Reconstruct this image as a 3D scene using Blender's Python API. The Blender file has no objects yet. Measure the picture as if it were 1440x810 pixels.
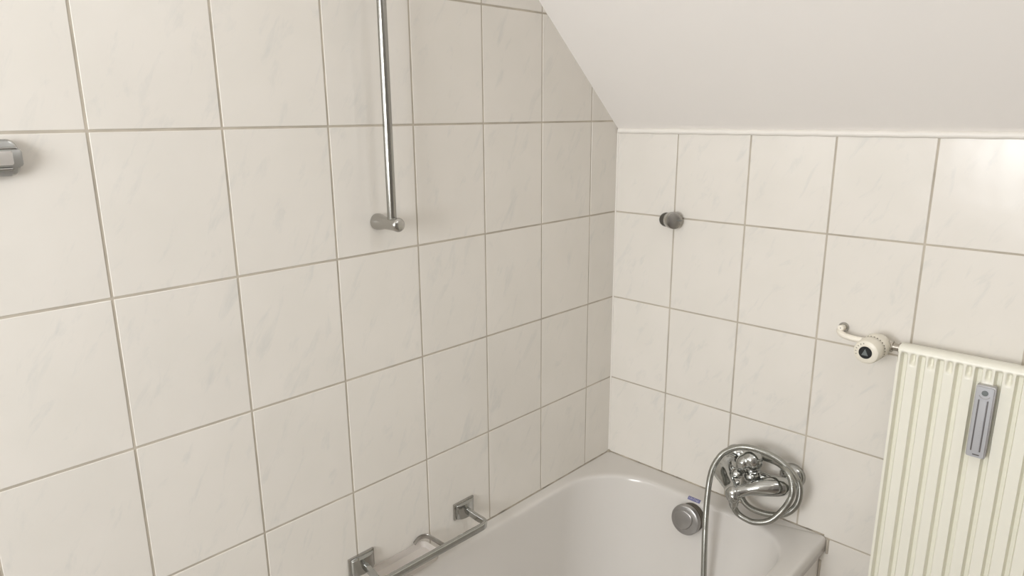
import bpy, bmesh, math, random
from mathutils import Vector, Matrix
random.seed(7)
PI = math.pi
C = bpy.context.scene.collection
SC = bpy.context.scene
ZO = 0.575                      # height of the bath rim joint above the floor; all fixture heights are written from it
TW, TH = 0.2, 0.2525            # tile pitch
ROOM_X, ROOM_Y = -3.0, -2.5
CEIL = 1.93                     # flat ceiling, above the rim joint
SLOPE = 0.9                     # rise of the roof slope per metre
SZ = 0.990                      # height where the slope meets the low wall

# ------------------------------------------------------------------ materials
def nodes(name):
    m = bpy.data.materials.new(name); m.use_nodes = True
    nt = m.node_tree
    return m, nt, nt.nodes['Principled BSDF']

def noise_bump(nt, b, scale, strength, dist=0.001, detail=2.0):
    tc = nt.nodes.new('ShaderNodeTexCoord')
    n = nt.nodes.new('ShaderNodeTexNoise'); n.inputs['Scale'].default_value = scale; n.inputs['Detail'].default_value = detail
    bp = nt.nodes.new('ShaderNodeBump'); bp.inputs['Strength'].default_value = strength; bp.inputs['Distance'].default_value = dist
    nt.links.new(tc.outputs['Object'], n.inputs['Vector'])
    nt.links.new(n.outputs['Fac'], bp.inputs['Height'])
    nt.links.new(bp.outputs['Normal'], b.inputs['Normal'])
    return tc, n, bp

def simple(name, col, rough=0.5, metal=0.0, bump=None, vary=0.0, vscale=8.0, spec=0.5):
    m, nt, b = nodes(name)
    b.inputs['Base Color'].default_value = (*col, 1)
    b.inputs['Roughness'].default_value = rough
    b.inputs['Metallic'].default_value = metal
    b.inputs['Specular IOR Level'].default_value = spec
    if bump: noise_bump(nt, b, *bump)
    if vary:
        tc = nt.nodes.new('ShaderNodeTexCoord')
        n = nt.nodes.new('ShaderNodeTexNoise'); n.inputs['Scale'].default_value = vscale; n.inputs['Detail'].default_value = 4
        r = nt.nodes.new('ShaderNodeValToRGB')
        r.color_ramp.elements[0].position = 0.3; r.color_ramp.elements[1].position = 0.7
        r.color_ramp.elements[0].color = (*[c * (1 - vary) for c in col], 1)
        r.color_ramp.elements[1].color = (*[min(1, c * (1 + vary)) for c in col], 1)
        nt.links.new(tc.outputs['Object'], n.inputs['Vector'])
        nt.links.new(n.outputs['Fac'], r.inputs['Fac'])
        nt.links.new(r.outputs['Color'], b.inputs['Base Color'])
    return m

def tile_material(horizontal):
    """cream glazed tile with faint grey diagonal veining, a different cut of the pattern on every tile"""
    m, nt, b = nodes('glazed_tile')
    L = nt.links.new; N = nt.nodes.new
    tc = N('ShaderNodeTexCoord'); at = N('ShaderNodeAttribute'); at.attribute_name = 'tile_rand'
    sc = N('ShaderNodeVectorMath'); sc.operation = 'SCALE'; sc.inputs['Scale'].default_value = 9.0
    ad = N('ShaderNodeVectorMath'); ad.operation = 'ADD'
    L(at.outputs['Color'], sc.inputs[0]); L(tc.outputs['Object'], ad.inputs[0]); L(sc.outputs[0], ad.inputs[1])
    mp = N('ShaderNodeMapping')
    mr0 = N('ShaderNodeMapping')
    if horizontal == 'x': mr0.inputs['Rotation'].default_value = (0, math.radians(-28), 0)
    else: mr0.inputs['Rotation'].default_value = (math.radians(-28), 0, 0)
    mp.inputs['Scale'].default_value = (34, 34, 11)
    L(ad.outputs[0], mr0.inputs['Vector']); L(mr0.outputs[0], mp.inputs['Vector'])
    n1 = N('ShaderNodeTexNoise'); n1.inputs['Scale'].default_value = 1.0; n1.inputs['Detail'].default_value = 5; n1.inputs['Roughness'].default_value = 0.62
    n1.inputs['Distortion'].default_value = 0.5
    L(mp.outputs[0], n1.inputs['Vector'])
    r1 = N('ShaderNodeValToRGB'); e = r1.color_ramp.elements
    e[0].position = 0.56; e[0].color = (0, 0, 0, 1); e[1].position = 0.74; e[1].color = (1, 1, 1, 1)
    L(n1.outputs['Fac'], r1.inputs['Fac'])
    n2 = N('ShaderNodeTexNoise'); n2.inputs['Scale'].default_value = 9.0; n2.inputs['Detail'].default_value = 2
    L(ad.outputs[0], n2.inputs['Vector'])
    r2 = N('ShaderNodeValToRGB'); e = r2.color_ramp.elements
    e[0].position = 0.3; e[0].color = (0.725, 0.695, 0.640, 1); e[1].position = 0.75; e[1].color = (0.750, 0.717, 0.664, 1)
    L(n2.outputs['Fac'], r2.inputs['Fac'])
    mul = N('ShaderNodeMath'); mul.operation = 'MULTIPLY'; mul.inputs[1].default_value = 0.45
    L(r1.outputs['Color'], mul.inputs[0])
    mx = N('ShaderNodeMix'); mx.data_type = 'RGBA'
    L(mul.outputs[0], mx.inputs[0]); L(r2.outputs['Color'], mx.inputs[6]); mx.inputs[7].default_value = (0.57, 0.575, 0.555, 1)
    # slight tint from tile to tile
    mr = N('ShaderNodeMapRange'); mr.inputs['To Min'].default_value = 0.975; mr.inputs['To Max'].default_value = 1.015
    L(at.outputs['Fac'], mr.inputs['Value'])
    vm = N('ShaderNodeVectorMath'); vm.operation = 'SCALE'
    L(mx.outputs[2], vm.inputs[0]); L(mr.outputs[0], vm.inputs['Scale'])
    L(vm.outputs[0], b.inputs['Base Color'])
    b.inputs['Roughness'].default_value = 0.22
    b.inputs['Specular IOR Level'].default_value = 0.5
    n3 = N('ShaderNodeTexNoise'); n3.inputs['Scale'].default_value = 14; n3.inputs['Detail'].default_value = 1.5
    bp = N('ShaderNodeBump'); bp.inputs['Strength'].default_value = 0.25; bp.inputs['Distance'].default_value = 0.004
    L(ad.outputs[0], n3.inputs['Vector']); L(n3.outputs['Fac'], bp.inputs['Height']); L(bp.outputs['Normal'], b.inputs['Normal'])
    return m

M = {}
M['tile_x'] = tile_material('x')
M['tile_y'] = tile_material('y')
M['grout'] = simple('grout', (0.47, 0.425, 0.355), 0.9, vary=0.15, vscale=14)
M['plaster'] = simple('painted_plaster', (0.83, 0.80, 0.765), 0.85, bump=(180, 0.15, 0.0006))
M['bounce_cut'] = simple('bounce_cut_paint', (0.36, 0.34, 0.32), 0.8, bump=(180, 0.15, 0.0006))  # unseen wall toned dark to cut bounce and dim the chrome reflections
M['caulk'] = simple('white_caulk', (0.80, 0.77, 0.72), 0.5, bump=(60, 0.3, 0.001))
M['joint'] = simple('aged_joint', (0.35, 0.31, 0.245), 0.8, vary=0.4, vscale=22)
M['enamel'] = simple('bath_enamel', (0.625, 0.60, 0.565), 0.16, bump=(6, 0.05, 0.002))
M['chrome'] = simple('chrome', (0.47, 0.475, 0.46), 0.12, 1.0, bump=(30, 0.04, 0.001))
M['satin'] = simple('worn_chrome', (0.46, 0.45, 0.425), 0.22, 1.0, bump=(60, 0.05, 0.001))
M['dark_chrome'] = simple('dark_chrome', (0.10, 0.095, 0.085), 0.15, 1.0)
M['rail'] = simple('rail_chrome', (0.36, 0.355, 0.33), 0.16, 1.0)
M['fitting'] = simple('fitting_chrome', (0.50, 0.50, 0.48), 0.30, 0.9)
M['hose'] = simple('metal_hose', (0.38, 0.38, 0.35), 0.26, 1.0)
M['grey_cap'] = simple('satin_grey_cap', (0.36, 0.35, 0.34), 0.34, 0.85)
M['radiator'] = simple('radiator_cream_paint', (0.80, 0.785, 0.69), 0.35)
M['valve'] = simple('cream_plastic', (0.75, 0.71, 0.61), 0.35)
M['pipe'] = simple('cream_pipe_paint', (0.80, 0.755, 0.66), 0.35)
M['black'] = simple('black_plastic', (0.012, 0.013, 0.014), 0.3)
M['darkslot'] = simple('dark_slot', (0.10, 0.085, 0.065), 0.7)
M['gunmetal'] = simple('gunmetal', (0.16, 0.18, 0.18), 0.35)
M['nickel'] = simple('nickel', (0.45, 0.42, 0.37), 0.22, 1.0)
M['alu'] = simple('grey_aluminium', (0.42, 0.41, 0.41), 0.42, 0.35)
M['aluplate'] = simple('pale_scale_plate', (0.45, 0.455, 0.475), 0.35, 0.1)
M['ink'] = simple('dark_ink', (0.13, 0.12, 0.12), 0.5)
M['blue'] = simple('blue_print', (0.14, 0.14, 0.30), 0.45)
M['white_ink'] = simple('pale_print', (0.62, 0.62, 0.68), 0.45)
M['added_door_dark'] = simple('added_door_finish', (0.15, 0.135, 0.12), 0.45, vary=0.25, vscale=5)
M['floor'] = simple('floor_tile', (0.30, 0.26, 0.22), 0.35, vary=0.1, vscale=3)
M['frame'] = simple('window_frame_paint', (0.75, 0.75, 0.73), 0.4)
def frosted():
    m, nt, b = nodes('frosted_plastic')
    b.inputs['Base Color'].default_value = (0.80, 0.76, 0.72, 1)
    b.inputs['Roughness'].default_value = 0.5
    b.inputs['Transmission Weight'].default_value = 0.60
    b.inputs['IOR'].default_value = 1.18
    return m
M['frosted'] = frosted()

# ------------------------------------------------------------------ mesh helpers (z counted from the rim joint)
def link(name, bm, mats, parent=None, smooth=True, autosmooth=35):
    bmesh.ops.recalc_face_normals(bm, faces=bm.faces[:])
    me = bpy.data.meshes.new(name); bm.to_mesh(me); bm.free()
    o = bpy.data.objects.new(name, me); C.objects.link(o)
    if not isinstance(mats, (list, tuple)): mats = [mats]
    for m in mats: me.materials.append(m)
    if smooth:
        for p in me.polygons: p.use_smooth = True
        if autosmooth: me.set_sharp_from_angle(angle=math.radians(autosmooth))
    if parent:
        o.parent = parent
        base = parent
        off = Vector((0, 0, 0))
        while base: off += base.location; base = base.parent
        me.transform(Matrix.Translation(-off))
    return o

def thing(name, label, cat, loc, group=None):
    o = bpy.data.objects.new(name, None); C.objects.link(o)
    o.empty_display_size = 0.05
    o.location = (loc[0], loc[1], loc[2] + ZO)
    o['label'] = label; o['category'] = cat
    if group: o['group'] = group
    return o

def tag(o, label, cat): o['label'] = label; o['category'] = cat; return o
def structure(o): o['kind'] = 'structure'; return o
def V(x, y, z): return Vector((x, y, z + ZO))

def box(bm, a, b, bev=0.0, seg=2, mat=0):
    x0, x1 = sorted((a[0], b[0])); y0, y1 = sorted((a[1], b[1])); z0, z1 = sorted((a[2], b[2]))
    r = bmesh.ops.create_cube(bm, size=1.0)
    vs = r['verts']
    for v in vs:
        v.co = V(x0 + (v.co.x + .5) * (x1 - x0), y0 + (v.co.y + .5) * (y1 - y0), z0 + (v.co.z + .5) * (z1 - z0))
    es = list({e for v in vs for e in v.link_edges})
    fs = list({f for v in vs for f in v.link_faces})
    for f in fs: f.material_index = mat
    if bev: bmesh.ops.bevel(bm, geom=es, offset=bev, segments=seg, affect='EDGES', profile=0.5, material=mat if mat else -1)
    return vs

def frame_of(axis):
    a = Vector(axis).normalized()
    u = a.orthogonal().normalized() if abs(a.z) > 0.95 else Vector((0, 0, 1)).cross(a).normalized()
    return a, u, a.cross(u)

def lathe(bm, origin, axis, prof, n=40, cap=(True, True), mat=0, sx=1.0, sy=1.0):
    """prof: (distance along axis, radius) pairs"""
    a, u, w = frame_of(axis); o = V(*origin)
    rings = []
    for t, r in prof:
        rings.append([bm.verts.new(o + a * t + (u * math.cos(2 * PI * k / n) * sx + w * math.sin(2 * PI * k / n) * sy) * r) for k in range(n)])
    for A, B in zip(rings, rings[1:]):
        for k in range(n):
            f = bm.faces.new((A[k], A[(k + 1) % n], B[(k + 1) % n], B[k])); f.material_index = mat
    if cap[0]: bm.faces.new(rings[0][::-1]).material_index = mat
    if cap[1]: bm.faces.new(rings[-1]).material_index = mat

def spline(pts, step):
    """Catmull-Rom through pts (tuples of any length), resampled about every step metres"""
    P = [list(p) for p in pts]; P = [P[0]] + P + [P[-1]]
    out = []
    for i in range(1, len(P) - 2):
        p0, p1, p2, p3 = P[i - 1], P[i], P[i + 1], P[i + 2]
        d = math.dist(p1[:3], p2[:3]); n = max(1, round(d / step))
        for k in range(n):
            t = k / n
            out.append([0.5 * (2 * b + (c - a) * t + (2 * a - 5 * b + 4 * c - e) * t * t + (-a + 3 * b - 3 * c + e) * t ** 3)
                        for a, b, c, e in zip(p0, p1, p2, p3)])
    out.append(list(P[-2])); return out

def sweep(bm, path, radius, n=16, cap=True, mat=0, section=None, up=None):
    """path of (x,y,z[,r]); section = (half width, half height) for a rounded flat bar"""
    pts = [V(*p[:3]) for p in path]; N = len(pts)
    T = [(pts[min(i + 1, N - 1)] - pts[max(i - 1, 0)]).normalized() for i in range(N)]
    nrm = (Vector(up) if up else T[0].orthogonal()); nrm = (nrm - T[0] * nrm.dot(T[0])).normalized()
    rings = []
    for i in range(N):
        nrm = Vector(up) if up else nrm
        nrm = (nrm - T[i] * nrm.dot(T[i])).normalized(); bi = T[i].cross(nrm)
        ring = []
        for k in range(n):
            a = 2 * PI * k / n
            if section:
                c, s = math.cos(a), math.sin(a); e = 0.35
                px = math.copysign(abs(c) ** e, c) * section[0]; py = math.copysign(abs(s) ** e, s) * section[1]
                ring.append(bm.verts.new(pts[i] + bi * px + nrm * py))
            else:
                r = path[i][3] if len(path[i]) > 3 else radius(i) if callable(radius) else radius
                ring.append(bm.verts.new(pts[i] + (nrm * math.cos(a) + bi * math.sin(a)) * r))
        rings.append(ring)
    for A, B in zip(rings, rings[1:]):
        for k in range(n):
            f = bm.faces.new((A[k], A[(k + 1) % n], B[(k + 1) % n], B[k])); f.material_index = mat
    if cap:
        bm.faces.new(rings[0][::-1]).material_index = mat; bm.faces.new(rings[-1]).material_index = mat

def round_ends(path, r0, r1, k=5):
    """adds dome points to both ends of a (x,y,z,r) path"""
    def dome(p, q, r):
        d = (Vector(p[:3]) - Vector(q[:3])).normalized(); res = []
        for j in range(1, k + 1):
            a = j / k * PI / 2 * 0.97
            res.append(list(Vector(p[:3]) + d * r * math.sin(a)) + [max(r * math.cos(a), 0.0003)])
        return res
    return dome(path[0], path[1], r0)[::-1] + path + dome(path[-1], path[-2], r1)

def remesh(o, voxel, smooth=6):
    m = o.modifiers.new('blend', 'REMESH'); m.mode = 'VOXEL'; m.voxel_size = voxel; m.use_smooth_shade = True
    s = o.modifiers.new('soften', 'SMOOTH'); s.factor = 0.6; s.iterations = smooth
    return o

def prism(bm, outline, axis, a0, a1, bev=0, mat=0):
    """outline of 2D points in the plane across axis ('x','y','z'), pulled from a0 to a1"""
    def P(p, a):
        return V(*{'x': (a, p[0], p[1]), 'y': (p[0], a, p[1]), 'z': (p[0], p[1], a)}[axis])
    A = [bm.verts.new(P(p, a0)) for p in outline]; B = [bm.verts.new(P(p, a1)) for p in outline]
    fs = [bm.faces.new(A), bm.faces.new(B[::-1])]
    n = len(A)
    for k in range(n): fs.append(bm.faces.new((A[k], B[k], B[(k + 1) % n], A[(k + 1) % n])))
    for f in fs: f.material_index = mat
    if bev:
        es = [e for e in fs[0].edges] + [e for e in fs[1].edges]
        bmesh.ops.bevel(bm, geom=es, offset=bev, segments=3, affect='EDGES', profile=0.5)

# ------------------------------------------------------------------ the room
def tiled_wall(name, along, offset, length, z0, z1, matkey, clip_slope=False, y_at=0.0, start=0.0, flip=1, zrow0=0.0, thick=0.12):
    """a wall slab with real tiles standing 1.5 mm proud of the grout.
    along='x' : plane y = y_at, running to -x ; along='y' : plane x = y_at, running to -y"""
    G = 0.0040; R = 0.0009
    bm = bmesh.new()
    lay = bm.verts.layers.float_color.new('tile_rand')
    def put(s0, s1, za, zb, d0, d1):
        if along == 'x': return (-s0, y_at + d0 * flip, za), (-s1, y_at + d1 * flip, zb)
        return (y_at + d0 * flip, -s0, za), (y_at + d1 * flip, -s1, zb)
    cuts = [start]; s = offset
    while s < start + 1e-6: s += TW
    while s < length: cuts.append(s); s += TW
    cuts.append(length)
    rows = [z0]; k = math.ceil((z0 - zrow0) / TH + 1e-4)
    while zrow0 + k * TH < z1 - 0.01: rows.append(zrow0 + k * TH); k += 1
    rows.append(z1)
    for a, b in zip(cuts, cuts[1:]):
        for c, d in zip(rows, rows[1:]):
            if b - a < 0.012 or d - c < 0.012: continue
            if clip_slope and c > SZ + SLOPE * b: continue
            p, q = put(a + G / 2, b - G / 2, c + G / 2, d - G / 2, 0.003, 0.0)
            vs_before = set(bm.verts)
            box(bm, p, q, bev=0.0009, seg=2, mat=0)
            new = [v for v in bm.verts if v not in vs_before]
            rnd = (random.random(), random.random(), random.random(), 1)
            ctr = sum((v.co for v in new), Vector()) / len(new)
            rot = Matrix.Rotation(random.gauss(0, 0.0014), 3, 'Z' ) @ Matrix.Rotation(random.gauss(0, 0.0014), 3, 'X' if along == 'x' else 'Y')
            for v in new:
                v[lay] = rnd; v.co = ctr + rot @ (v.co - ctr)
    p, q = put(start, length, z0, z1, R, thick)
    box(bm, p, q, mat=1)
    for f in bm.faces:
        pass
    if clip_slope:
        n = Vector((SLOPE, 0, 1)).normalized()
        bmesh.ops.bisect_plane(bm, geom=bm.verts[:] + bm.edges[:] + bm.faces[:], plane_co=V(0, 0, SZ + 0.004), plane_no=n, clear_outer=True)
    return structure(link(name, bm, [M[matkey], M['grout']], smooth=False))

# bevel() copies no material index reliably for the slab, so the slab keeps index 1 and the tiles index 0
tiled_wall('wall_left', 'x', 0.1198, -ROOM_X, -ZO, CEIL, 'tile_x', clip_slope=True)
tiled_wall('wall_right', 'y', 0.1915, -ROOM_Y, -ZO, 0.9795, 'tile_y')
FX, FY = ROOM_X, ROOM_Y

bm = bmesh.new(); box(bm, (FX - .12, FY - .12, -ZO - .1), (.12, .12, -ZO)); structure(link('floor', bm, M['floor'], smooth=False))
xs = -(CEIL - SZ) / SLOPE
bm = bmesh.new(); box(bm, (FX - .12, FY - .12, CEIL), (xs, .12, CEIL + .1)); structure(link('ceiling', bm, M['plaster'], smooth=False))
# far wall with a casement window, behind the camera
GY0, GY1, GZ0, GZ1 = -0.25, -1.32, 0.64, 1.58
bm = bmesh.new()
box(bm, (FX - .12, FY, -ZO), (FX, GY1, CEIL)); box(bm, (FX - .12, GY0, -ZO), (FX, 0.0, CEIL))
box(bm, (FX - .12, GY1, -ZO), (FX, GY0, GZ0)); box(bm, (FX - .12, GY1, GZ1), (FX, GY0, CEIL))
structure(link('wall_far', bm, M['plaster'], smooth=False))
bm = bmesh.new()
for a, b in (((GY0, GZ0), (GY0 - .05, GZ1)), ((GY1 + .05, GZ0), (GY1, GZ1)), ((GY0 - .05, GZ0), (GY1 + .05, GZ0 + .05)), ((GY0 - .05, GZ1 - .05), (GY1 + .05, GZ1))):
    box(bm, (FX - .06, a[0], a[1]), (FX - .01, b[0], b[1]), bev=.004)
structure(link('window_2', bm, M['frame'], smooth=False))
bm = bmesh.new(); box(bm, (FX, FY - .12, -ZO), (.12, FY, CEIL)); structure(link('wall_near', bm, M['bounce_cut'], smooth=False))

# roof slope with a roof window, well to the right of what the camera sees
WX0, WX1, WY0, WY1 = -0.58, -1.02, -1.30, -2.15
def slab(bm, x0, x1, y0, y1, t=0.10):
    n = Vector((SLOPE, 0, 1)).normalized() * t
    q = [V(x, y, SZ - SLOPE * x) for x, y in ((x0, y0), (x1, y0), (x1, y1), (x0, y1))]
    A = [bm.verts.new(p) for p in q]; B = [bm.verts.new(p + n) for p in q]
    bm.faces.new(A[::-1]); bm.faces.new(B)
    for k in range(4): bm.faces.new((A[k], A[(k + 1) % 4], B[(k + 1) % 4], B[k]))
bm = bmesh.new()
slab(bm, 0.12, xs, 0.12, WY0); slab(bm, 0.12, xs, WY1, FY - .12)
slab(bm, 0.12, WX0, WY0, WY1); slab(bm, WX1, xs, WY0, WY1)
structure(link('ceiling_slope', bm, M['plaster'], smooth=False))
# window frame lining the opening
bm = bmesh.new()
for a in ((WX0, WX0 - .03, WY0, WY1), (WX1 + .03, WX1, WY0, WY1), (WX0 - .03, WX1 + .03, WY0, WY0 - .04), (WX0 - .03, WX1 + .03, WY1 + .04, WY1)):
    slab(bm, *a, t=0.13)
structure(link('window_1', bm, M['frame'], smooth=False))

# white filler bead along the top of the low wall
bm = bmesh.new()
sweep(bm, [(-0.001, -0.004 - 0.02 * k, 0.9835 + 0.0005 * math.sin(k * 1.7), 0.0072) for k in range(0, 124)], None, n=12)
structure(link('trim_1', bm, M['caulk']))
# aged joint between bath and tiles
bm = bmesh.new()
sweep(bm, [(-1.70 + k * .0106, -0.0002, 0.0060, 0.0017 + 0.0008 * random.random()) for k in range(161)], None, n=8)
sweep(bm, [(-0.0002, -k * .0066, 0.0060, 0.0017 + 0.0008 * random.random()) for k in range(101)], None, n=8)
lathe(bm, (-0.002, -0.002, 0.004), (0, 0, 1), [(0, 0.008), (0.004, 0.006), (0.007, 0.001)], n=16)
structure(link('trim_2', bm, M['joint']))
# pale corner joint between the walls
bm = bmesh.new()
sweep(bm, [(-0.0004, -0.0004, -0.5 + k * .06, 0.0022) for k in range(25)] + [(-.0004, -.0004, .982, .0022)], None, n=8)
structure(link('trim_3', bm, M['caulk']))
# unseen dark door added on the near wall for the chrome to reflect
bm = bmesh.new()
box(bm, (-1.25, FY - .01, -ZO), (-2.05, FY + .03, 1.43), bev=.004)
d = structure(link('added_door_1', bm, M['added_door_dark'], smooth=False))
bm = bmesh.new(); lathe(bm, (-1.35, FY + .03, .45), (0, 1, 0), [(0, .02), (.006, .02), (.006, .009), (.05, .009)]); sweep(bm, [(-1.35, FY + .075, .45), (-1.46, FY + .075, .45)], .009)
link('added_door_handle', bm, M['chrome'], d)

# ------------------------------------------------------------------ bathtub
def rrect(x0, x1, y0, y1, rad, z, n=14, m=10):
    """rounded rectangle x0<x1, y0<y1; rad = radii at (x1,y1),(x0,y1),(x0,y0),(x1,y0)"""
    cs = [((x1, y1), 0, -1, -1), ((x0, y1), 90, 1, -1), ((x0, y0), 180, 1, 1), ((x1, y0), 270, -1, 1)]
    pts = []
    for (c, a0, sx, sy), r in zip(cs, rad):
        cx, cy = c[0] + sx * r, c[1] + sy * r
        for k in range(n + 1):
            a = math.radians(a0 + 90 * k / n); pts.append((cx + r * math.cos(a), cy + r * math.sin(a)))
    out = []
    L = n + 1
    for i in range(4):
        seg = pts[i * L:(i + 1) * L]; nxt = pts[((i + 1) * L) % len(pts)]
        out += seg
        for k in range(1, m): out.append((seg[-1][0] + (nxt[0] - seg[-1][0]) * k / m, seg[-1][1] + (nxt[1] - seg[-1][1]) * k / m))
    return [(x, y, z) for x, y in out]
BX0, BX1, BY0, BY1 = -1.700, -0.0015, -0.667, -0.0015
# opening profile: (z, foot inset, head inset, wall-side inset, front inset, radius gain)
OPX1, OPX0, OPY1, OPY0 = -0.070, -1.635, -0.036, -0.618
RAD = (0.19, 0.20, 0.16, 0.12)
PROF = [(0.0050, -.022), (0.0053, -.016), (0.0050, -.010), (0.0040, -.005), (0.0015, -.001), (-0.003, .0015), (-0.010, .0035)]
def foot_x(z):       # slope of the foot wall below the lip
    t = (-0.010 - z) / 0.36
    return 0.0035 + 0.085 * t
loops = []
loops.append(rrect(BX0 + .02, BX1, BY0 + .022, BY1, (.004, .004, .02, .004), -0.034))
for z, i in ((-0.036, 0.004), (-0.033, 0.0), (-0.006, 0.0), (0.001, 0.0015), (0.0042, 0.006), (0.005, 0.012)):
    fr = i
    loops.append(rrect(BX0 + i, BX1 - min(i, .0005), BY0 + fr, BY1 - min(i, .0005), (.004, .004, .015, .004), z))
for z, i in PROF:
    loops.append(rrect(OPX0 + i, OPX1 - i, OPY0 + i, OPY1 - i, [r - i for r in RAD], z))
for k in range(1, 13):
    t = k / 12; z = -0.010 - 0.36 * t
    loops.append(rrect(OPX0 + .0035 + .30 * t, OPX1 - foot_x(z), OPY0 + .0035 + .055 * t, OPY1 - .0035 - .055 * t, [r for r in RAD], z))
for k in range(1, 7):
    a = k / 6 * PI / 2; i = 0.07 * (1 - math.cos(a)) ; z = -0.37 - 0.05 * math.sin(a)
    loops.append(rrect(OPX0 + .3035 + i, OPX1 - .0885 - i, OPY0 + .0585 + i, OPY1 - .0585 - i, [r - .5 * i for r in RAD], z))
bm = bmesh.new()
rings = [[bm.verts.new(V(*p)) for p in L] for L in loops]
for A, B in zip(rings, rings[1:]):
    n = len(A)
    for k in range(n): bm.faces.new((A[k], A[(k + 1) % n], B[(k + 1) % n], B[k]))
bm.faces.new(rings[-1])
tub = thing('bathtub', 'white built-in bathtub with rounded rim in the tiled corner', 'bathtub', (-.85, -.33, -ZO))
link('tub_shell', bm, M['enamel'], tub, autosmooth=60)
# tiled apron under the front lip
tiled_wall('wall_bath_apron', 'x', 0.1915, 1.68, -ZO, -0.037, 'tile_x', y_at=-0.655, flip=1, start=0.002, thick=0.012)
bm = bmesh.new(); sweep(bm, [(-0.0015, -0.6572, -ZO + k * .03, 0.003) for k in range(18)], None, n=8); sweep(bm, [(-0.0015, -0.6705, -0.040 + k * .004, 0.0033) for k in range(11)], None, n=8)
structure(link('trim_4', bm, M['grout']))

# overflow control on the foot wall
ox, oy, oz = -0.0845, -0.337, -0.0445
ax = Vector((-1, 0.0, 0.14)).normalized()
ov = thing('overflow_knob', 'round grey overflow knob on the inner end wall of the bathtub', 'overflow knob', (ox, oy, oz))
bm = bmesh.new(); lathe(bm, (ox + .004, oy - .004, oz + .001), ax, [(-.006, .038), (.014, .038), (.0155, .036)], n=48)
link('base_ring', bm, M['darkslot'], ov)
bm = bmesh.new()
lathe(bm, Vector((ox, oy, oz)) + ax * .0152, ax, [(0, .0395), (.0015, .0415), (.011, .0415), (.0145, .0395), (.0160, .036), (.0168, .026), (.0172, .010), (.0173, .0005)], n=56)
link('turning_cap', bm, M['grey_cap'], ov)
# raised crescent grip on the cap
bm = bmesh.new()
a_, u_, w_ = frame_of(ax)
base = V(ox, oy, oz) + a_ * 0.0315
def cp(px, py, h): return base + u_ * px + w_ * py + a_ * h
oc = []
NN = 28
rot = math.radians(-35)
for k in range(NN + 1):
    t = -PI * .5 + PI * k / NN; oc.append((0.0265 * math.cos(t) * .75 + .002, 0.0275 * math.sin(t)))
for k in range(NN + 1):
    t = PI * .5 - PI * k / NN; oc.append((-0.034 * math.cos(t) * .98 + .002 , 0.0275 * math.sin(t)))
oc = [(x * math.cos(rot) - y * math.sin(rot), x * math.sin(rot) + y * math.cos(rot)) for x, y in oc]
ctr = (sum(p[0] for p in oc) / len(oc), sum(p[1] for p in oc) / len(oc))
lv = []
for s, h in ((1.0, -0.002), (1.0, 0.002), (.96, .0034), (.88, .0042)):
    lv.append([bm.verts.new(cp(ctr[0] + (x - ctr[0]) * s, ctr[1] + (y - ctr[1]) * s, h)) for x, y in oc])
for A, B in zip(lv, lv[1:]):
    for k in range(len(A)): bm.faces.new((A[k], A[(k + 1) % len(A)], B[(k + 1) % len(A)], B[k]))
bm.faces.new(lv[-1])
bmesh.ops.remove_doubles(bm, verts=bm.verts[:], dist=1e-5)
link('finger_grip', bm, M['grey_cap'], ov)

# small blue maker's sticker on the lip above the knob
bm = bmesh.new()
seq = [(OPX1 - PROF[1][1], PROF[1][0]), (OPX1 - PROF[2][1], PROF[2][0]), (OPX1 - PROF[3][1], PROF[3][0]), (OPX1 - PROF[4][1], PROF[4][0]), (OPX1 - PROF[5][1], PROF[5][0]), (OPX1 - PROF[6][1], PROF[6][0])]
def stick(bm, y0, y1, t0, t1, lift, mat, n=8):
    def S(t):
        # position along the lip profile
        ds = [0]
        for a, b in zip(seq, seq[1:]): ds.append(ds[-1] + math.dist(a, b))
        s = t
        for i in range(len(seq) - 1):
            if s <= ds[i + 1] or i == len(seq) - 2:
                f = (s - ds[i]) / (ds[i + 1] - ds[i])
                p = [seq[i][j] + (seq[i + 1][j] - seq[i][j]) * f for j in (0, 1)]
                d = Vector((seq[i + 1][0] - seq[i][0], 0, seq[i + 1][1] - seq[i][1])).normalized()
                nr = Vector((d.z, 0, -d.x)).normalized()
                return p, nr
    g = []
    for i in range(n + 1):
        p, nr = S(t0 + (t1 - t0) * i / n)
        if nr.x > 0 and nr.z < 0: nr = -nr
        g.append([bm.verts.new(V(p[0], y, p[1]) + nr * lift) for y in (y0, y1)])
    for i in range(n):
        bm.faces.new((g[i][0], g[i][1], g[i + 1][1], g[i + 1][0])).material_index = mat
stick(bm, -.3190, -.3560, .0090, .0200, .0004, 0, n=16)
st = link('sticker', bm, [M['blue']])
tag(st, 'tiny blue sticker on the bath lip above the overflow knob', 'sticker')
bm = bmesh.new()
for k in range(7):
    y = -.3225 - k * .0045
    stick(bm, y, y - .0009, .0115, .0175, .0007, 0)
    if k % 2: stick(bm, y, y - .0030, .0115 + (k % 3) * .0020, .0128 + (k % 3) * .0020, .0007, 0)
link('print', bm, M['white_ink'], st)

# ------------------------------------------------------------------ bath mixer
IZ = 0.137; YL, YR = -.4195, -.5693
mx = thing('bath_mixer', 'chrome bath mixer tap with two arms meeting in a rounded nose', 'mixer tap', (0, -.494, IZ))
for y in (YL, YR):
    bm = bmesh.new()
    lathe(bm, (0.0, y, IZ), (-1, 0, 0), [(0, .0325), (.004, .0325), (.010, .0305), (.016, .025), (.020, .018), (.021, .0125)], n=44)
    link('wall_flange', bm, M['chrome'], mx)
    bm = bmesh.new()
    lathe(bm, (-.018, y, IZ), (-1, 0, 0), [(0, .012), (.016, .012), (.016, .0165), (.034, .0165), (.036, .015)], n=6)
    link('union_nut', bm, M['chrome'], mx)
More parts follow.
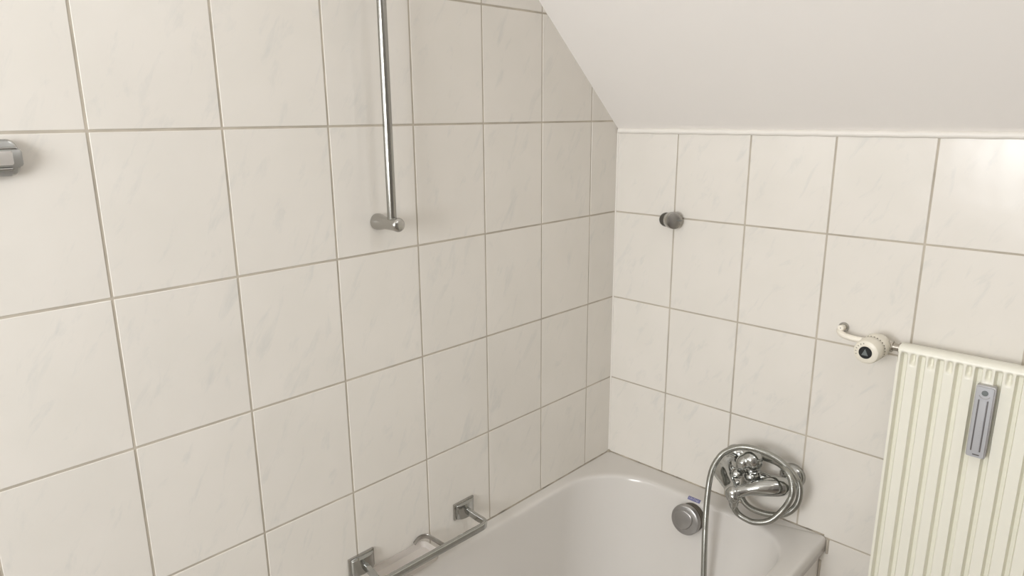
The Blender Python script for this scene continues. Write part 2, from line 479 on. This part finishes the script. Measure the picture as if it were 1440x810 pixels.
# body: both elbows, the two arms and the nose, grown together
bm = bmesh.new()
def arm(pts, k=6):
    p = spline(pts, 0.006); p = round_ends(p, pts[0][3], pts[-1][3]); sweep(bm, p, None, n=24)
arm([(-.048, -.4205, .137, .0170), (-.070, -.4145, .134, .0245), (-.088, -.421, .131, .0250), (-.110, -.446, .122, .0190), (-.130, -.469, .116, .0172), (-.142, -.481, .113, .0205)])
arm([(-.048, -.5683, .137, .0165), (-.070, -.571, .137, .0240), (-.088, -.556, .137, .0245), (-.108, -.530, .132, .0205), (-.126, -.505, .123, .0145), (-.142, -.484, .114, .0165)])
arm([(-.050, -.470, .137, .0150), (-.065, -.494, .136, .0190), (-.080, -.496, .136, .0170)])
arm([(-.055, -.425, .134, .013), (-.055, -.494, .132, .016), (-.055, -.566, .134, .013)])
arm([(-.142, -.482, .113, .0195), (-.147, -.484, .106, .0175)])
o = link('body', bm, M['chrome'], mx); remesh(o, 0.0018, 4)
# hand lever standing on the middle
bm = bmesh.new()
lathe(bm, (-.070, -.4945, .146), (-.12, 0, 1), [(0, .019), (.003, .020), (.007, .020), (.009, .0175), (.011, .0165), (.013, .0175), (.016, .0175)], n=36)
link('lever_ring', bm, M['chrome'], mx)
bm = bmesh.new()
p = round_ends(spline([(-.073, -.494, .160, .0185), (-.076, -.494, .171, .0250), (-.080, -.494, .184, .0265)], .003), .018, .0262)
sweep(bm, p, None, n=28)
p = round_ends(spline([(-.083, -.487, .182, .021), (-.094, -.480, .178, .0185), (-.100, -.478, .172, .0165)], .003), .016, .0145)
sweep(bm, p, None, n=24)
o = link('lever', bm, M['chrome'], mx); remesh(o, 0.0017, 3)
# small diverter button on the left arm
bm = bmesh.new()
lathe(bm, (-.080, -.464, .130), (-.5, .05, .35), [(0, .010), (.012, .010), (.014, .013), (.020, .0135), (.025, .012), (.028, .008), (.029, .001)], n=28)
link('diverter_knob', bm, M['chrome'], mx)
bm = bmesh.new()
lathe(bm, (-.100, -.470, .118), (-.45, -.2, .3), [(0, .007), (.014, .007), (.018, .006), (.020, .003)], n=20)
link('stop_knob', bm, M['chrome'], mx)
bm = bmesh.new()
lathe(bm, (-.146, -.485, .098), (.15, 0, -1), [(0, .0125), (.008, .0125), (.010, .011), (.016, .011)], n=24)
link('hose_outlet', bm, M['chrome'], mx)

# ------------------------------------------------------------------ shower hose
HP = [(-.146, -.485, .090), (-.143, -.486, .076), (-.134, -.494, .056), (-.127, -.511, .0455), (-.12, -.533, .0423), (-.115, -.5674, .0600), (-.11, -.5955, .1008), (-.11, -.6109, .1414),
      (-.11, -.6098, .1711), (-.103, -.5975, .1905), (-.080, -.5664, .1960), (-.050, -.5224, .1840), (-.028, -.4654, .1700), (-.016, -.452, .1275),
      (-.017, -.452, .0800), (-.028, -.453, .0580), (-.045, -.4650, .0432), (-.060, -.4956, .0380), (-.070, -.5429, .0465), (-.075, -.5836, .0660),
      (-.075, -.6077, .0940), (-.075, -.6169, .1249), (-.075, -.6138, .158), (-.080, -.598, .1843), (-.085, -.5757, .2045),
      (-.090, -.5485, .2175), (-.092, -.505, .2215), (-.092, -.4663, .2130), (-.102, -.4359, .195), (-.120, -.4241, .1766),
      (-.140, -.4185, .1468), (-.150, -.4170, .0867), (-.160, -.4215, -.0042), (-.165, -.4290, -.1387), (-.175, -.4408, -.3000),
      (-.20, -.45, -.385), (-.26, -.44, -.4085), (-.36, -.38, -.4105), (-.46, -.30, -.4105), (-.56, -.27, -.4105)]
path = spline(HP, 0.00062)
hs = thing('shower_hose', 'grey metal shower hose coiled round the mixer and hanging into the bathtub', 'hose', (-.146, -.485, .09))
ridge = (0.0077, 0.0077, 0.0072, 0.0072)
bm = bmesh.new(); sweep(bm, path, lambda i: ridge[i % 4], n=12)
link('spiral_tube', bm, M['hose'], hs, autosmooth=0)
bm = bmesh.new(); lathe(bm, (-.1455, -.485, .090), (.1, 0, -1), [(-.006, .0098), (.010, .0098), (.013, .0085), (.016, .0080)], n=24)
link('hose_nut', bm, M['chrome'], hs)

# ------------------------------------------------------------------ shower rail on the left wall
RX, RYY, RZ = -.8235, -.052, .8215
rl = thing('shower_rail', 'vertical chrome shower rail on the left tiled wall', 'shower rail', (RX, 0, RZ))
for z, up in ((RZ, False), (1.45, True)):
    bm = bmesh.new()
    lathe(bm, (RX, 0.0, z), (0, -1, 0), [(0, .0150), (.001, .0165), (.006, .0168), (.012, .0160), (.026, .0130), (.040, .0125), (.060, .0128), (.066, .0128)], n=40)
    link('wall_bracket', bm, M['satin'], rl)
    bm = bmesh.new()
    lathe(bm, (RX, -.066, z), (0, -1, 0), [(0, .0120), (.0008, .0138), (.006, .0140), (.0095, .0125), (.0115, .0095), (.0122, .005), (.0124, .0004)], n=40)
    link('end_cap', bm, M['satin'], rl)
bm = bmesh.new(); lathe(bm, (RX, RYY, RZ + .006), (0, 0, 1), [(0, .009), (1.45 - RZ, .009)], n=40)
link('rail_tube', bm, M['rail'], rl)

# ------------------------------------------------------------------ hand shower holder by the corner
hh = thing('handshower_holder', 'small round chrome shower holder on the right tiled wall near the corner', 'shower holder', (0, -.162, .751))
bm = bmesh.new()
lathe(bm, (0, -.1700, .7508), (-1, -.25, .03), [(-.003, .0175), (.001, .019), (.009, .019), (.013, .017)], n=40)
link('wall_rosette', bm, M['dark_chrome'], hh)
bm = bmesh.new(); dv = Vector((-.62, -.80, .08)).normalized()
lathe(bm, (-.006, -.1790, .7515), dv, [(0, .014), (.006, .016), (.008, .0185), (.012, .0210), (.018, .0210), (.023, .0225), (.0395, .0225), (.0410, .0218), (.0414, .0208), (.0415, .0005)], n=44)
link('swivel_head', bm, M['satin'], hh)
bm = bmesh.new()
a_, u_, w_ = frame_of(dv); b0 = Vector((-.006, -.1790, .7515)) + dv * .0414
sweep(bm, [tuple(b0 + u_ * (.0205)), tuple(b0 + u_ * (.006))], .0009, n=8)
link('slot', bm, M['gunmetal'], hh)

# ------------------------------------------------------------------ grab rail with square-cut rosettes
gr = thing('grab_rail', 'short flat chrome grab rail just above the bath rim', 'grab rail', (-.764, 0, .080))
def rosette(cx, cz):
    bm = bmesh.new()
    box(bm, (cx - .0325, 0, cz - .0215), (cx + .0325, -.006, cz + .0215), bev=.0015)
    o = link('rosette', bm, M['satin'], gr)
    bm = bmesh.new()
    # bowed front block
    W, D = .0280, .0125
    ol = [(cx - W, -.0055)] + [(cx + W * math.sin(-PI / 2 + PI * k / 16), -.0075 - D * math.cos(-PI / 2 + PI * k / 16)) for k in range(17)] + [(cx + W, -.0055)]
    ol = [ol[0]] + ol[2:-2] + [ol[-1]]
    prism(bm, ol, 'z', cz - .0185, cz + .0185, bev=.0012)
    link('bowed_cover', bm, M['chrome'], o)
    return o
rosette(-.6135, .0815); rosette(-.9145, .0830)
bm = bmesh.new()
barp = spline([(-.6135, -.012, .0800), (-.6110, -.045, .0735), (-.6075, -.066, .0692), (-.6090, -.0745, .0672), (-.6180, -.0790, .0666), (-.640, -.0795, .0665), (-.76, -.0795, .0690),
               (-.890, -.0795, .0715), (-.9085, -.0790, .0722), (-.9170, -.0745, .0728), (-.9185, -.066, .0742), (-.9160, -.045, .0775), (-.9145, -.012, .0815)], .003)
sweep(bm, barp, None, n=20, section=(0.0055, .0082), up=(0, 0, 1))
link('bar', bm, M['chrome'], gr)
bm = bmesh.new()
cl = spline([(-.775, -.010, .0625), (-.7640, -.0085, .0680), (-.7520, -.0115, .0710), (-.7420, -.0200, .0705), (-.7360, -.040, .0665), (-.7310, -.060, .0620), (-.7300, -.0760, .0610)], .003)
sweep(bm, cl, None, n=16, section=(.0016, .0060), up=(0, 0, 1))
link('dish_bracket', bm, M['satin'], gr)

# frosted soap dish lying between bar and wall
bm = bmesh.new()
def rl2(i, z, r=.016): return rrect(-.895 + i, -.7430 - i, -.0705 + i, -.004 - i, [max(r - i, .003)] * 4, z, n=6, m=4)
ls = [rl2(.008, .034), rl2(.003, .037), rl2(.0, .051), rl2(-.0015, .0550), rl2(.0005, .0555), rl2(.003, .051), rl2(.006, .043), rl2(.016, .0415)]
rg = [[bm.verts.new(V(*p)) for p in L] for L in ls]
for A, B in zip(rg, rg[1:]):
    for k in range(len(A)): bm.faces.new((A[k], A[(k + 1) % len(A)], B[(k + 1) % len(A)], B[k]))
bm.faces.new(rg[0][::-1]); bm.faces.new(rg[-1])
for k in range(3):
    y = -.054 + k * .007
    for x in (-.878, -.832): box(bm, (x, y, .041), (x + .034, y + .0022, .0450), bev=.0007)
sd = link('soap_dish', bm, M['frosted'])
tag(sd, 'frosted translucent soap dish between the grab rail and the tiles', 'soap dish')

# ------------------------------------------------------------------ ribbed chrome fitting at the left edge
wf = thing('wall_fitting', 'rounded ribbed chrome fitting on the left wall under a grout line', 'wall fitting', (-1.44, 0, .977))
def pill(bm, x1, z0, z1, d, r, bev):
    x0 = -2.89 - x1
    ol = []
    for cx_, cz_, a0 in ((x1 - r, z1 - r, 0), (x0 + r, z1 - r, 90), (x0 + r, z0 + r, 180), (x1 - r, z0 + r, 270)):
        for k in range(9):
            a = math.radians(a0 + 90 * k / 8); ol.append((cx_ + r * math.cos(a), cz_ + r * math.sin(a)))
    prism(bm, ol, 'y', 0.0, -d, bev=bev)
bm = bmesh.new(); pill(bm, -1.4100, .9525, 1.0015, .0120, .0120, .0035); link('back_body', bm, M['fitting'], wf)
bm = bmesh.new(); pill(bm, -1.4070, .9650, .9880, .0150, .0030, .0014); link('middle_band', bm, M['fitting'], wf)
bm = bmesh.new(); pill(bm, -1.4180, .9675, .9860, .0165, .0020, .0012); link('glass_insert', bm, M['frosted'], wf)
bm = bmesh.new()
sweep(bm, round_ends([(-1.480, -.0135, .9895, .0020), (-1.413, -.0135, .9895, .0020)], .0022, .0022), None, n=12)
sweep(bm, round_ends([(-1.480, -.0125, .9620, .0030), (-1.420, -.0125, .9620, .0030)], .0018, .0018), None, n=12)
link('trim_bead', bm, M['chrome'], wf)

# ------------------------------------------------------------------ radiator
RT = .5530; RY0 = -.7880; RW = .80; RB = -.06; XF, XB = -.080, -.046
rd = thing('radiator', 'cream ribbed panel radiator on the right tiled wall', 'radiator', (-.06, RY0 - RW / 2, RB))
bm = bmesh.new()
ys = []; y = 0
while y < RW: ys.append(y); y += .00167
ys.append(RW)
prof = [(XB, RB), (XB, RT - .002), (XB - .002, RT), (XB - .018, RT), (XB - .027, RT - .0005), (XB - .031, RT - .003), (XF, RT - .008), (XF, RT - .011)]
zs = [RT - .013 - k * .0022 for k in range(16)] + [RT - .055, RT - .10, RT - .2, RT - .3, RT - .4, RT - .5, RB + .04, RB + .01, RB]
def sm(a, b, t):
    t = max(0, min(1, (t - a) / (b - a))); return t * t * (3 - 2 * t)
PITCH = .0333
def depth(yd, z):
    """how far the sheet is pressed back at distance yd from the left edge"""
    u = ((yd - .0125 + PITCH / 2) % PITCH) - PITCH / 2
    g = 1 - sm(.0038, .0066, abs(u))
    if yd < .006 or yd > RW - .006: g = 0
    top = sm(RT - .0115, RT - .019, z)
    d = .0180 * g * top
    v = ((yd - .0125) % PITCH) - PITCH / 2
    s = 1 - sm(.0010, .0060, abs(v))
    d = max(d, .0110 * s * sm(RT - .0115, RT - .017, z) * (1 - sm(RT - .030, RT - .040, z)))
    return d
prof_rows = [[(x, z) for x, z in prof] for _ in ys]
cols = []
for yd in ys:
    col = [(x, RY0 - yd, z) for x, z in prof]
    col += [(XF + depth(yd, z), RY0 - yd, z) for z in zs]
    cols.append([bm.verts.new(V(*p)) for p in col])
for A, B in zip(cols, cols[1:]):
    for k in range(len(A) - 1): bm.faces.new((A[k], A[k + 1], B[k + 1], B[k]))
    bm.faces.new((A[-1], A[0], B[0], B[-1]))
bm.faces.new(cols[0]); bm.faces.new(cols[-1][::-1])
link('ribbed_panel', bm, M['radiator'], rd, autosmooth=50)
for y in (RY0 - .12, RY0 - RW + .12):
    bm = bmesh.new(); box(bm, (0, y - .012, .30), (-.010, y + .012, .50), bev=.001); box(bm, (-.005, y - .012, .44), (XB + .001, y + .012, .46), bev=.001)
    link('mounting_bracket', bm, M['radiator'], rd)

# heat meter clamped on the radiator front
hm = thing('heat_cost_meter', 'slim grey heat meter with two dark slits on the radiator front', 'heat meter', (XF, -.952, .361))
def tagbox(bm, y0, y1, z0, z1, x0, x1, r, bev=.0008):
    ol = []
    for cy, cz, a0 in ((y1 - r, z1 - r, 0), (y0 + r, z1 - r, 90), (y0 + r, z0 + r, 180), (y1 - r, z0 + r, 270)):
        for k in range(6):
            a = math.radians(a0 + 18 * k); ol.append((cy + r * math.cos(a), cz + r * math.sin(a)))
    prism(bm, ol, 'x', x0, x1, bev=bev)
HY0, HY1, HZ0, HZ1 = -.9685, -.9355, .3600, .5110
bm = bmesh.new(); tagbox(bm, HY0, HY1, HZ0, HZ1, XF + .001, -.0935, .0035, .0010); hou = link('housing', bm, M['alu'], hm)
bm = bmesh.new(); tagbox(bm, HY0 + .0022, HY1 - .0022, HZ0 + .0022, HZ1 - .0022, -.093, -.0985, .003, .0014); link('cover', bm, M['aluplate'], hm)
bm = bmesh.new(); tagbox(bm, HY0 + .0115, HY1 - .0105, HZ0 + .0160, HZ1 - .0290, -.0980, -.0997, .0008, .0006); link('scale_plate', bm, M['aluplate'], hm)
bm = bmesh.new()
lathe(bm, (-.0980, -.9520, HZ1 - .0135), (-1, 0, 0), [(0, .0055), (.0012, .0055), (.0018, .0048), (.0019, .0004)], n=28)
link('seal', bm, M['gunmetal'], hm)
bm = bmesh.new(); sweep(bm, [(-.0986, -.9520 + .0095 * math.cos(t), HZ1 - .0165 - .008 * math.sin(t)) for t in [PI * (.12 + .76 * k / 12) for k in range(13)]], .0008, n=8)
link('arc_rim', bm, M['alu'], hm)
for y in (HY0 + .0095, HY1 - .0085):
    bm = bmesh.new(); tagbox(bm, y - .0012, y + .0012, HZ0 + .0150, HZ1 - .0280, -.0980, -.0991, .0009, .0002); link('reading_slit', bm, M['ink'], hm)
bm = bmesh.new(); tagbox(bm, HY0 + .009, HY1 - .012, HZ0 + .0065, HZ0 + .0090, -.0980, -.0990, .001, .0002); link('lower_slot', bm, M['ink'], hm)
# faint figures beside the slit
bm = bmesh.new()
for k in range(9):
    z = HZ0 + .045 + k * .0042; box(bm, (-.0996, HY0 + .0130, z), (-.09985, HY0 + .0130 + (.003 if k % 2 else .0018), z + .0008))
link('scale_marks', bm, M['alu'], hm)

# ------------------------------------------------------------------ thermostatic valve
VY, VZ = -.7400, .5370
tv = thing('radiator_valve', 'cream thermostat valve with a black dial left of the radiator', 'radiator valve', (0, VY, VZ))
bm = bmesh.new(); lathe(bm, (0, -.6510, .5470), (-1, 0, 0), [(0, .0115), (.003, .0115), (.006, .0100)], n=32); link('wall_rosette', bm, M['satin'], tv)
bm = bmesh.new()
pp = spline([(0, -.6510, .5470), (-.020, -.6510, .5470), (-.034, -.6530, .5460), (-.0430, -.6600, .5430), (-.0465, -.6720, .5400), (-.0460, -.690, .5380), (-.045, -.722, .5375)], .003)
sweep(bm, pp, .0068, n=20); link('supply_pipe', bm, M['pipe'], tv)
bm = bmesh.new(); lathe(bm, (-.022, -.6540, .5500), (-1, -.12, .25), [(0, .0066), (.016, .0070), (.0180, .0062), (.0190, .004)], n=24); v1 = link('vent_stub', bm, M['pipe'], tv)
bm = bmesh.new(); lathe(bm, (-.0400, -.6562, .5546), (-1, -.12, .25), [(0, .0012), (.0012, .0012)], n=10); link('vent_hole', bm, M['ink'], v1)
bm = bmesh.new()
lathe(bm, (-.045, -.715, .5375), (0, -1, 0), [(0, .0100), (.004, .0120), (.040, .0125), (.044, .0100)], n=32)
lathe(bm, (-.030, VY, VZ), (-1, 0, 0), [(0, .015), (.006, .020), (.012, .0210), (.030, .0210)], n=40)
link('valve_body', bm, M['valve'], tv)
bm = bmesh.new(); lathe(bm, (-.045, -.756, .5375), (0, -1, 0), [(0, .0095), (.003, .0095)], n=6)
lathe(bm, (-.045, -.759, .5375), (0, -1, 0), [(0, .0130), (.010, .0130)], n=6)
lathe(bm, (-.045, -.769, .5375), (0, -1, 0), [(0, .0085), (.012, .0085), (.0125, .0115), (.018, .0115)], n=24)
link('union_nut', bm, M['nickel'], tv)
hd = Vector((-1, .06, -.03)).normalized(); h0 = Vector((-.052, VY, VZ))
bm = bmesh.new()
lathe(bm, h0, hd, [(0, .022), (.002, .0262), (.006, .0275), (.030, .0275), (.0315, .0265), (.0345, .0265), (.036, .0275), (.050, .0272), (.060, .0262), (.0645, .0245), (.0665, .021), (.0672, .014), (.0672, .0136), (.0655, .0134)], n=64)
th = link('thermostat_head', bm, M['valve'], tv)
a_, u_, w_ = frame_of(hd)
bm = bmesh.new()
for k in range(26):
    t = 2 * PI * k / 26
    rdir = u_ * math.cos(t) + w_ * math.sin(t); tdir = -u_ * math.sin(t) + w_ * math.cos(t)
    c = V(*h0) + a_ * .0345 + rdir * .0268
    q = []
    for sx in (-.0021, .0021):
        for sy in (-.0010, .0010):
            for sz in (-.001, .0009): q.append(bm.verts.new(c + a_ * sx + tdir * sy + rdir * sz))
    bmesh.ops.convex_hull(bm, input=q)
link('vent_slots', bm, M['darkslot'], th)
bm = bmesh.new()
for k in range(6):
    t = PI * .58 + k * .33
    c0 = h0 + hd * .0669 + (u_ * math.cos(t) + w_ * math.sin(t)) * .0180; c1 = h0 + hd * .0665 + (u_ * math.cos(t) + w_ * math.sin(t)) * .0210
    sweep(bm, [tuple(c0), tuple(c1)], .0006, n=6)
link('dial_marks', bm, M['darkslot'], th)
bm = bmesh.new(); f0 = h0 + hd * .0650
lathe(bm, f0, hd, [(0, .0134), (.0028, .0134), (.0034, .0128), (.0036, .0005)], n=40)
dc = link('black_dial', bm, M['black'], tv)
bm = bmesh.new(); q = []
# raised grey triangle pointing up
upv = (Vector((0, 0, 1)) - hd * hd.z).normalized(); sdv = hd.cross(upv)
for hgt in (.0034, .0050):
    s = 1 if hgt < .004 else .9
    for px, py in ((0, .0092), (-.0070, -.0062), (.0070, -.0062)):
        q.append(bm.verts.new(V(*(f0 + hd * hgt + sdv * px * s + upv * py * s))))
bmesh.ops.convex_hull(bm, input=q)
link('triangle_mark', bm, M['gunmetal'], dc, smooth=False)

# ------------------------------------------------------------------ light: the roof window and an added, unseen fill lamp
def area(name, loc, direction, sx, sy, power, col):
    ld = bpy.data.lights.new(name, 'AREA'); ld.shape = 'RECTANGLE'; ld.size = sx; ld.size_y = sy; ld.energy = power; ld.color = col
    o = bpy.data.objects.new(name, ld); C.objects.link(o); o.location = V(*loc)
    o.rotation_euler = Vector(direction).to_track_quat('-Z', 'Y').to_euler(); return o
nrm = Vector((-SLOPE, 0, -1)).normalized()
cx = (WX0 + WX1) / 2; cy = (WY0 + WY1) / 2
c = Vector((cx, cy, SZ - SLOPE * cx)) - nrm * .06
area('daylight', tuple(c), nrm, .74, .42, 9, (0.97, 0.985, 1.0))
area('daylight_casement', (FX - .075, (GY0 + GY1) / 2, (GZ0 + GZ1) / 2), (1, 0, 0), .85, .97, 52, (0.97, 0.985, 1.0))
# round glowing lamp added out of view as weak fill light
cl = thing('fill_lamp', 'round opal lamp added unseen behind the camera as fill light', 'added fill lamp', (-1.6, -1.75, CEIL))
mo, nt, b = nodes('fill_lamp_glow'); b.inputs['Base Color'].default_value = (.9, .88, .84, 1); b.inputs['Emission Color'].default_value = (1, .96, .90, 1); b.inputs['Emission Strength'].default_value = 3.0
bm = bmesh.new(); lathe(bm, (-1.6, -1.75, CEIL), (0, 0, -1), [(0, .165), (.02, .165), (.022, .155)], n=40); link('fill_lamp_base', bm, M['frame'], cl)
bm = bmesh.new(); lathe(bm, (-1.6, -1.75, CEIL - .02), (0, 0, -1), [(0, .15), (.02, .152), (.045, .135), (.062, .10), (.072, .05), (.075, .001)], n=40); link('fill_lamp_shade', bm, mo, cl)

w = bpy.data.worlds.new('sky'); SC.world = w; w.use_nodes = True
w.node_tree.nodes['Background'].inputs[0].default_value = (.85, .92, 1, 1); w.node_tree.nodes['Background'].inputs[1].default_value = 1.0

# ------------------------------------------------------------------ camera
cam = bpy.data.cameras.new('camera'); co = bpy.data.objects.new('camera', cam); C.objects.link(co)
yaw, pit, rol = 7.66850177e-01, -2.44602253e-01, -7.27218523e-03
f = Vector((math.cos(pit) * math.cos(yaw), math.cos(pit) * math.sin(yaw), math.sin(pit)))
r = Vector((math.sin(yaw), -math.cos(yaw), 0)); u = r.cross(f)
r2 = r * math.cos(rol) + u * math.sin(rol); u2 = -r * math.sin(rol) + u * math.cos(rol)
mat = Matrix((r2, u2, -f)).transposed().to_4x4(); mat.translation = V(-1.63809834, -1.16313502, 1.02864660)
co.matrix_world = mat
cam.sensor_width = 36; cam.lens = 36 * 975.84 / 1440; cam.clip_start = 0.02
SC.camera = co
SC.view_settings.view_transform = 'Standard'; SC.view_settings.look = 'None'
SC.view_settings.exposure = -0.06; SC.view_settings.gamma = 1.0; SC.view_settings.use_curve_mapping = False
SC.cycles.max_bounces = 12; SC.cycles.diffuse_bounces = 8; SC.cycles.use_denoising = True
